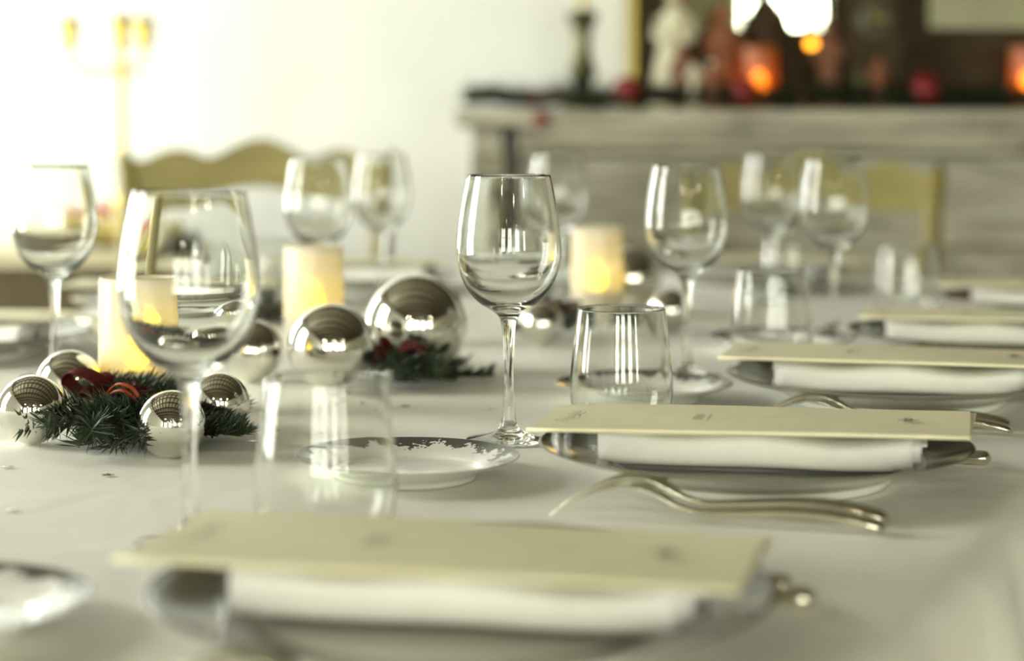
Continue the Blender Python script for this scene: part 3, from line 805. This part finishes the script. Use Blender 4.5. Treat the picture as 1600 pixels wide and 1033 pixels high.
mbox('frieze', MX0 + .115, MX1 - .10, MF + .075, yb, LZ - .33, LZ - .1055)
mbox('hearth_panel', MX0 + .115, MX1 - .10, MF + .10, yb, .0, LZ - .3305)
for x in (MX0 + .005, MX1 - .115):
    mbox('back_pilaster', x + .01, x + .065, MF + .07, yb, 0, LZ - .19)
    pv, pf = lathe([(0, 0), (.044, 0), (.044, .10), (.036, .115), (.036, LZ - .24), (.042, LZ - .225), (.042, LZ - .19), (0, LZ - .19)], 32)
    pil = autosmooth(obj('column', ([(a_ + x + .0375 - MX0, b_ + .045, c_) for a_, b_, c_ in pv], pf), M_marble, mt))
    # scroll corbel on top of the pilaster
    v = []; f = []; n = 36; prof = []
    for i in range(n + 1):
        a = i / n * 2 * pi
        prof.append((.042 * cos(a) - .012, LZ - .147 + .042 * sin(a)))
    for s_ in (0, .075):
        v += [(x - MX0 + s_, y_, z_) for y_, z_ in prof]
    K = n + 1
    for i in range(n): f.append([i, i + 1, K + i + 1, K + i])
    f.append(list(range(n))[::-1]); f.append(list(range(K, K + n)))
    autosmooth(obj('scroll', (v, f), M_marble, pil))
    mbox('capital', x, x + .075, MF + .0, yb, LZ - .1895, LZ - .0405, M_marble)

ML = LZ + .0006
def onm(px, y): return at(px, 170, y).x
# overmantel mirror
FX0 = at(982, 100, 4.9).x; FX1 = 2.15; FZ0 = LZ + .0008; FZ1 = 2.25; GZ = at(1500, 45, 4.93).z
mir = thing('overmantel_mirror', 'large dark wood overmantel mirror with gilt edge above the mantelpiece', 'mirror', (FX0, 4.93, FZ0))
def fr(name, x0, x1, y0, y1, z0, z1, m):
    return obj(name, MB().box(x0 - FX0, x1 - FX0, y0 - 4.93, y1 - 4.93, z0 - FZ0, z1 - FZ0).vf, m, mir, smooth=False)
dx0, dx1 = at(1410, 100, 4.9).x, at(1452, 100, 4.9).x
fr('stile', FX0 + .017, FX0 + .092, 4.90, 4.985, FZ0, FZ1, M_dark)
fr('stile', FX1 - .09, FX1, 4.90, 4.985, FZ0, FZ1, M_dark)
fr('divider', dx0, dx1, 4.905, 4.985, FZ0, FZ1, M_dark)
fr('bottom_rail', FX0 + .0925, FX1 - .0905, 4.915, 4.985, FZ0, GZ, M_dark)
fr('top_rail', FX0 + .0925, FX1 - .0905, 4.915, 4.985, FZ1 - .1, FZ1, M_dark)
fr('gilt_edge', FX0, FX0 + .0165, 4.885, 4.985, FZ0, FZ1, M_gilt)
fr('gilt_edge', dx0 - .022, dx0 - .0005, 4.892, 4.985, FZ0 + .08, FZ1 - .1, M_gilt)
fr('mirror_glass', FX0 + .0925, FX1 - .0905, 4.955, 4.965, GZ, FZ1 - .1, M_mirror)

# candlestick on the mantel
def lathe_px(pts, s): return [(r_, z_) for r_, z_ in pts]
cs = thing('candlestick', 'tall turned old brass candlestick on the left of the mantelpiece', 'candlestick', (onm(910, 4.80), 4.80, ML))
obj('base', lathe(catmull([(0, 0), (.052, 0), (.054, .008), (.040, .016), (.022, .030), (.014, .044)], 4), 32), M_brass, cs)
obj('shaft', lathe(catmull([(.014, .044), (.018, .056), (.031, .082), (.034, .094), (.027, .110), (.021, .140), (.021, .175), (.025, .200), (.036, .216), (.038, .226), (.030, .234), (.016, .240), (0, .240)], 4), 32), M_brass, cs)
obj('taper', lathe([(.0115, .240), (.0115, .50), (.008, .505), (0, .505)], 16), mat('gold_taper', (.62, .52, .22), .4), cs)

# garland along the ledge
def garland(x0, x1, y, z, seed, dens, label, drop=None, r=.03, parent_name='fir_garland'):
    rnd = random.Random(seed); t = thing(parent_name, label, 'garland', (x0, y, z))
    n = 40; pts = [Vector(((x1 - x0) * i / n, .018 * sin(i * .9) , .014 + .006 * sin(i * 1.7))) for i in range(n + 1)]
    obj('stem', MB().tube(pts, .004, 5).vf, M_twig, t)
    nd = MB()
    for q in range(dens):
        s = rnd.random() * n; i = min(int(s), n - 1); a = pts[i].lerp(pts[i + 1], s - i) + Vector((0, rnd.gauss(0, .022), abs(rnd.gauss(0, .017))))
        a.z = max(a.z, .004)
        o = Vector((rnd.uniform(-1, 1), rnd.uniform(-1, .6), rnd.uniform(-.15, .6))).normalized(); e = a + o * r * rnd.uniform(.6, 1.1); e.z = max(e.z, .002); w = .0026
        sd = o.cross(Vector((0, .3, 1))).normalized() * w; up = Vector((0, 0, w * .6))
        nd.add([a - sd, a + sd, e, a + up], [[0, 1, 2], [0, 2, 3], [1, 3, 2]])
    n_ = obj('needles', nd.vf, M_needle, t, smooth=False); n_['kind'] = 'stuff'
garland(MX0 - .01, 2.1, 4.72, ML, 41, 14000, 'dark green fir garland lying along the mantelpiece ledge')

red = thing('red_bauble', 'x', 'bauble'); ru = []
obj('ball', ball(1, 32, 16), M_redball, red); obj('cap', lathe([(.17, .97), (.18, 1.1), (0, 1.12)], 16), M_cap, red)
def redball(px, py, rpx, Y, lab, rest=True):
    r_ = rpx * Y / FPX; q = at(px, py, Y)
    o = place(red, ru, (q.x, Y, (ML + r_ + .012) if rest else q.z), 0, lab, 'red baubles on the mantelpiece', r_); o.rotation_euler = BT(-60, 20, 0)
redball(980, 138, 22, 4.70, 'red bauble on the garland right of the tall candlestick')
redball(1164, 150, 21, 4.69, 'dark red bauble below the glowing candle on the mantelpiece')
redball(1446, 155, 23, 4.69, 'red bauble on the garland right of the clock')
redball(846, 186, 12, 4.655, 'small red bauble hanging over the left end of the mantelpiece', False)
redball(866, 152, 11, 4.70, 'small coppery red bauble on the garland left of the candlestick')
redball(835, 158, 10, 4.70, 'tiny red bauble near the left end of the garland')

# glowing candles on the mantel
OC = (1, .5, .06)
q = onm(1186, 4.80); candle(q, 4.80, ML, .043, .150, 'amber glowing candle on the mantelpiece behind the dark red bauble', M_amber, -.015, OC, 'amber candles on the mantelpiece')
q = onm(1606, 4.80); candle(q, 4.80, ML, .043, .150, 'amber glowing candle on the mantelpiece at the right picture edge', M_amber, -.015, OC, 'amber candles on the mantelpiece')

# nativity figurines: robed bodies with heads and arms
def figurine(px, Y, h, m_robe, m_skin, label, lean=0, wide=1.0, hood=False):
    x = onm(px, Y); t = thing('figurine', label, 'figurine', (x, Y, ML + .001), R(random.uniform(-25, 25)), 'figurines on the mantelpiece')
    prof = catmull([(0, 0), (.20, 0), (.21, .02), (.185, .15), (.15, .38), (.125, .56), (.15, .70), (.145, .765), (.085, .81), (.05, .835), (.055, .86)], 3)
    v, f = lathe([(r_ * h * wide, z_ * h) for r_, z_ in prof], 20)
    v = [(a * (1 + .12 * sin(5 * math.atan2(b, a)) * (1 - z_ / h) if z_ < .6 * h else a) if False else a + lean * h * (z_ / h) ** 2, b * .8, z_) for a, b, z_ in v]
    obj('robe', (v, f), m_robe, t)
    hd = ball(.075 * h, 16, 10, (lean * h * .85, -.006 * h, .915 * h), (.86, .95, 1.12)); hdo = obj('head', hd, m_skin, t)
    obj('nose', ball(.014 * h, 8, 6, (lean * h * .85, -.078 * h, .91 * h)), m_skin, hdo)
    hv, hf = ball(.088 * h, 16, 10, (lean * h * .85, .012 * h, .935 * h), (.92, .95, 1.05))
    obj('hood' if hood else 'hair', (hv, hf), m_robe if hood else M_umber, hdo)
    for s in (-1, 1):
        lx = lean * h * .5
        obj('arm', MB().tube([(s * .13 * h * wide + lx, 0, .73 * h), (s * .19 * h * wide + lx, -.03 * h, .60 * h), (s * .10 * h + lx * .8, -.13 * h, .55 * h), (s * .03 * h + lx * .8, -.15 * h, .57 * h)], [.05 * h, .045 * h, .034 * h, .022 * h], 8).vf, m_robe, t)
    return t
figurine(1044, 4.83, .300, M_creamclay, M_terra, 'tall cream robed clay figurine next to the mirror edge', .10, .8, True)
figurine(1064, 4.77, .150, M_brown, M_terra, 'dark brown hooded figurine in front of the tall cream one', 0, .9, True)
figurine(1084, 4.725, .125, M_creamclay, M_terra, 'small pale slender figurine beside the dark brown hooded one', 0, .6)
figurine(1130, 4.84, .250, M_terra, M_terra, 'large terracotta figurine left of the glowing candle', 0, 1.0, True)
figurine(1112, 4.72, .12, M_terra, M_creamclay, 'short terracotta figurine with a pale head before the large one', 0, 1.0)
figurine(1206, 4.875, .330, M_umber, M_umber, 'very dark tall figurine behind the glowing candle', -.05, .6, True)
figurine(1294, 4.80, .215, M_brown, M_brown, 'tall brown figurine carrying a lantern, left of the clock', 0, .8, True)
figurine(1252, 4.72, .055, M_terra, M_terra, 'tiny terracotta figurine left of the lantern bearer', 0, 1.1)
figurine(1372, 4.73, .125, M_terra, M_terra, 'small terracotta figurine in front of the clock', 0, .8)
figurine(1345, 4.75, .10, M_brass, M_brown, 'small dark green figurine beside the one in front of the clock', 0, .9)
q = at(1268, 68, 4.74)
ln = thing('lantern', 'small glowing orange lantern held by the brown figurine', 'lantern', (q.x, 4.74, q.z))
obj('glow_glass', ball(.012, 16, 10), M_led2, ln)
obj('cage_cap', lathe([(.010, .010), (.012, .012), (.004, .020), (0, .020)], 12), M_brass, ln)
obj('cage_base', lathe([(0, -.016), (.011, -.016), (.011, -.010), (0, -.010)], 12), M_brass, ln)
obj('pole', MB().tube([(.0, 0, .02), (.008, .03, .028), (.02, .05, -.02), (.03, .05, q.z * 0 - (q.z - ML) + .002)], .003, 6).vf, M_umber, ln)

# mantel clock
ck = thing('mantel_clock', 'dark mantel clock with round grey dial before the mirror', 'clock', (onm(1362, 4.84), 4.84, ML))
obj('base', MB().box(-.075, .075, -.045, .04, 0, .03).vf, M_umber, ck, smooth=False)
obj('case', MB().box(-.060, .060, -.035, .035, .03, .34).vf, M_umber, ck, smooth=False)
dz = at(1362, 30, 4.8).z - ML
def faced(prof, seg=40):                                     # lathe turned to face the camera (-y)
    v, f = lathe(prof, seg); return [(a, -c, b + dz) for a, b, c in v], f
dl = obj('dial', faced([(.048, .0365), (.048, .040), (0, .040)]), M_dial, ck)
obj('bezel', faced([(.048, .036), (.058, .036), (.058, .046), (.050, .046), (.048, .040)]), M_umber, ck)
obj('dial_centre', faced([(.022, .0402), (.022, .0415), (0, .0415)]), M_dark, dl)
obj('hour_hand', MB().box(-.002, .002, -.0432, -.042, dz - .004, dz + .024).vf, M_gilt, dl, smooth=False)
obj('minute_hand', MB().box(-.004, .034, -.0445, -.0434, dz - .0015, dz + .0015).vf, M_gilt, dl, smooth=False)
for s in (-1, 1):
    obj('column', [( [(a + s * .068, b - .03, c) for a, b, c in lathe([(0, .03), (.010, .03), (.007, .045), (.007, .31), (.011, .33), (0, .33)], 14)[0]], lathe([(0, .03), (.010, .03), (.007, .045), (.007, .31), (.011, .33), (0, .33)], 14)[1])][0], M_umber if s < 0 else M_dark, ck)

# ------------------------------------------------------------------ sideboard, candelabra
sb = thing('sideboard', 'olive brown sideboard behind the table at the far left', 'sideboard', (-1.25, 4.62, 0))
SZ = at(150, 388, 4.4).z
obj('body', MB().box(-.55, .50, -.22, .22, .08, SZ - .04).vf, M_sideb, sb, smooth=False)
obj('top', MB().box(-.58, .54, -.25, .24, SZ - .0395, SZ - .004).vf, M_sidetop, sb, smooth=False)
for x in (-.5, .45):
    for y in (-.18, .18): obj('leg', MB().box(x - .03, x + .03, y - .03, y + .03, 0, .08).vf, M_sideb, sb, smooth=False)
for x0 in (-.52, -.02):
    d_ = obj('door', MB().box(x0, x0 + .48, -.236, -.2205, .12, SZ - .08).vf, M_sideb, sb, smooth=False)
    obj('knob', ball(.012, 12, 8, (x0 + (.44 if x0 < -.1 else .04), -.248, .45)), M_gold, d_)
STZ = SZ - .0035
cb_x = at(190, 300, 4.55).x
cd = thing('candelabra', 'tall slender brass candelabra with three arms on the sideboard', 'candelabra', (cb_x, 4.55, STZ))
H = at(190, 70, 4.55).z - STZ
obj('base', lathe(catmull([(0, 0), (.060, 0), (.062, .01), (.045, .022), (.022, .04), (.013, .07)], 4), 32), M_gold, cd)
obj('column', lathe(catmull([(.013, .07), (.018, .10), (.011, .13), (.010, H * .5), (.009, H * .8), (.014, H * .87), (.008, H * .93), (.012, H)], 4), 24), M_gold, cd)
cupp = catmull([(0, 0), (.012, .002), (.018, .012), (.020, .045), (.026, .062), (.020, .066), (0, .060)], 4)
obj('cup', (lambda vf: ([(a, b, c + H) for a, b, c in vf[0]], vf[1]))(lathe(cupp, 20)), M_gold, cd)
for s, w_ in ((-1, .115), (1, .055)):
    arm = obj('arm', MB().tube(catmull([(0, 0, H * .90), (s * w_ * .4, -.01, H * .86), (s * w_ * .9, -.02, H * .90), (s * w_, -.02, H * .985)], 5), .005, 8).vf, M_gold, cd)
    obj('cup', (lambda vf: ([(a + s * w_, b - .02, c + H * .985) for a, b, c in vf[0]], vf[1]))(lathe(cupp, 20)), M_gold, arm)
# wreath of gold leaves and red berries at its foot
wr = thing('table_wreath', 'golden leaf wreath around the foot of the candelabra', 'wreath', (cb_x, 4.55, STZ))
rnd = random.Random(9); nd = MB()
for q in range(260):
    a = rnd.random() * 2 * pi; r_ = .105 + rnd.gauss(0, .014); c_ = Vector((r_ * cos(a), r_ * sin(a), .012 + abs(rnd.gauss(0, .03))))
    o = Vector((rnd.uniform(-1, 1), rnd.uniform(-1, 1), rnd.uniform(0, .8))).normalized() * .034; s_ = o.cross(Vector((0, 0, 1))).normalized() * .009
    nd.add([c_, c_ + o * .5 + s_, c_ + o, c_ + o * .5 - s_, c_ + o * .5 + Vector((0, 0, .004))], [[0, 1, 4], [1, 2, 4], [2, 3, 4], [3, 0, 4]])
n_ = obj('leaves', nd.vf, M_yellow, wr, smooth=False); n_['kind'] = 'stuff'
obj('ring', MB().tube([(.105 * cos(a), .105 * sin(a), .012) for a in [2 * pi * q / 32 for q in range(33)]], .008, 6, False).vf, M_twig, wr)
for q, (px, py) in enumerate(((118, 322), (131, 326), (150, 330), (164, 327))):
    w = at(px, py, 4.42)
    obj('berry', ball(.013, 14, 8, (w.x - cb_x, 4.44 - 4.55, max(w.z - STZ, .02))), M_satin, wr)
garland(at(240, 380, 4.45).x, at(318, 380, 4.45).x, 4.45, STZ, 51, 900, 'light fir garland on the right end of the sideboard')

# ------------------------------------------------------------------ pendant lamps of the room, behind the camera
M_bulb = emis('warm_bulb', (1, .9, .7), 60)
for q, (x, y) in enumerate(((-.9, -1.2), (.7, -1.6), (2.0, -.9), (-.4, -3.0), (1.6, -3.4))):
    pl = thing('pendant_lamp', 'small brass pendant lamp behind the viewer, ' + ('first', 'second', 'third', 'fourth', 'fifth')[q], 'lamp', (x, y, 2.05), 0, 'pendant lamps')
    obj('cord', MB().tube([(0, 0, .12), (0, 0, ZC - 2.05)], .004, 6).vf, M_dark, pl)
    obj('shade', lathe([(.10, 0), (.06, .08), (.02, .12), (.018, .118), (.058, .078), (.098, 0)], 24), M_brass, pl)
    obj('bulb', ball(.035, 16, 10, (0, 0, .015)), M_bulb, pl)
    l = bpy.data.lights.new('pendant_light', 'POINT'); l.energy = 6; l.color = (1, .9, .66); l.shadow_soft_size = .035
    lo = bpy.data.objects.new('pendant_light', l); COL.objects.link(lo); lo.parent = pl; lo.location = (0, 0, -.04)
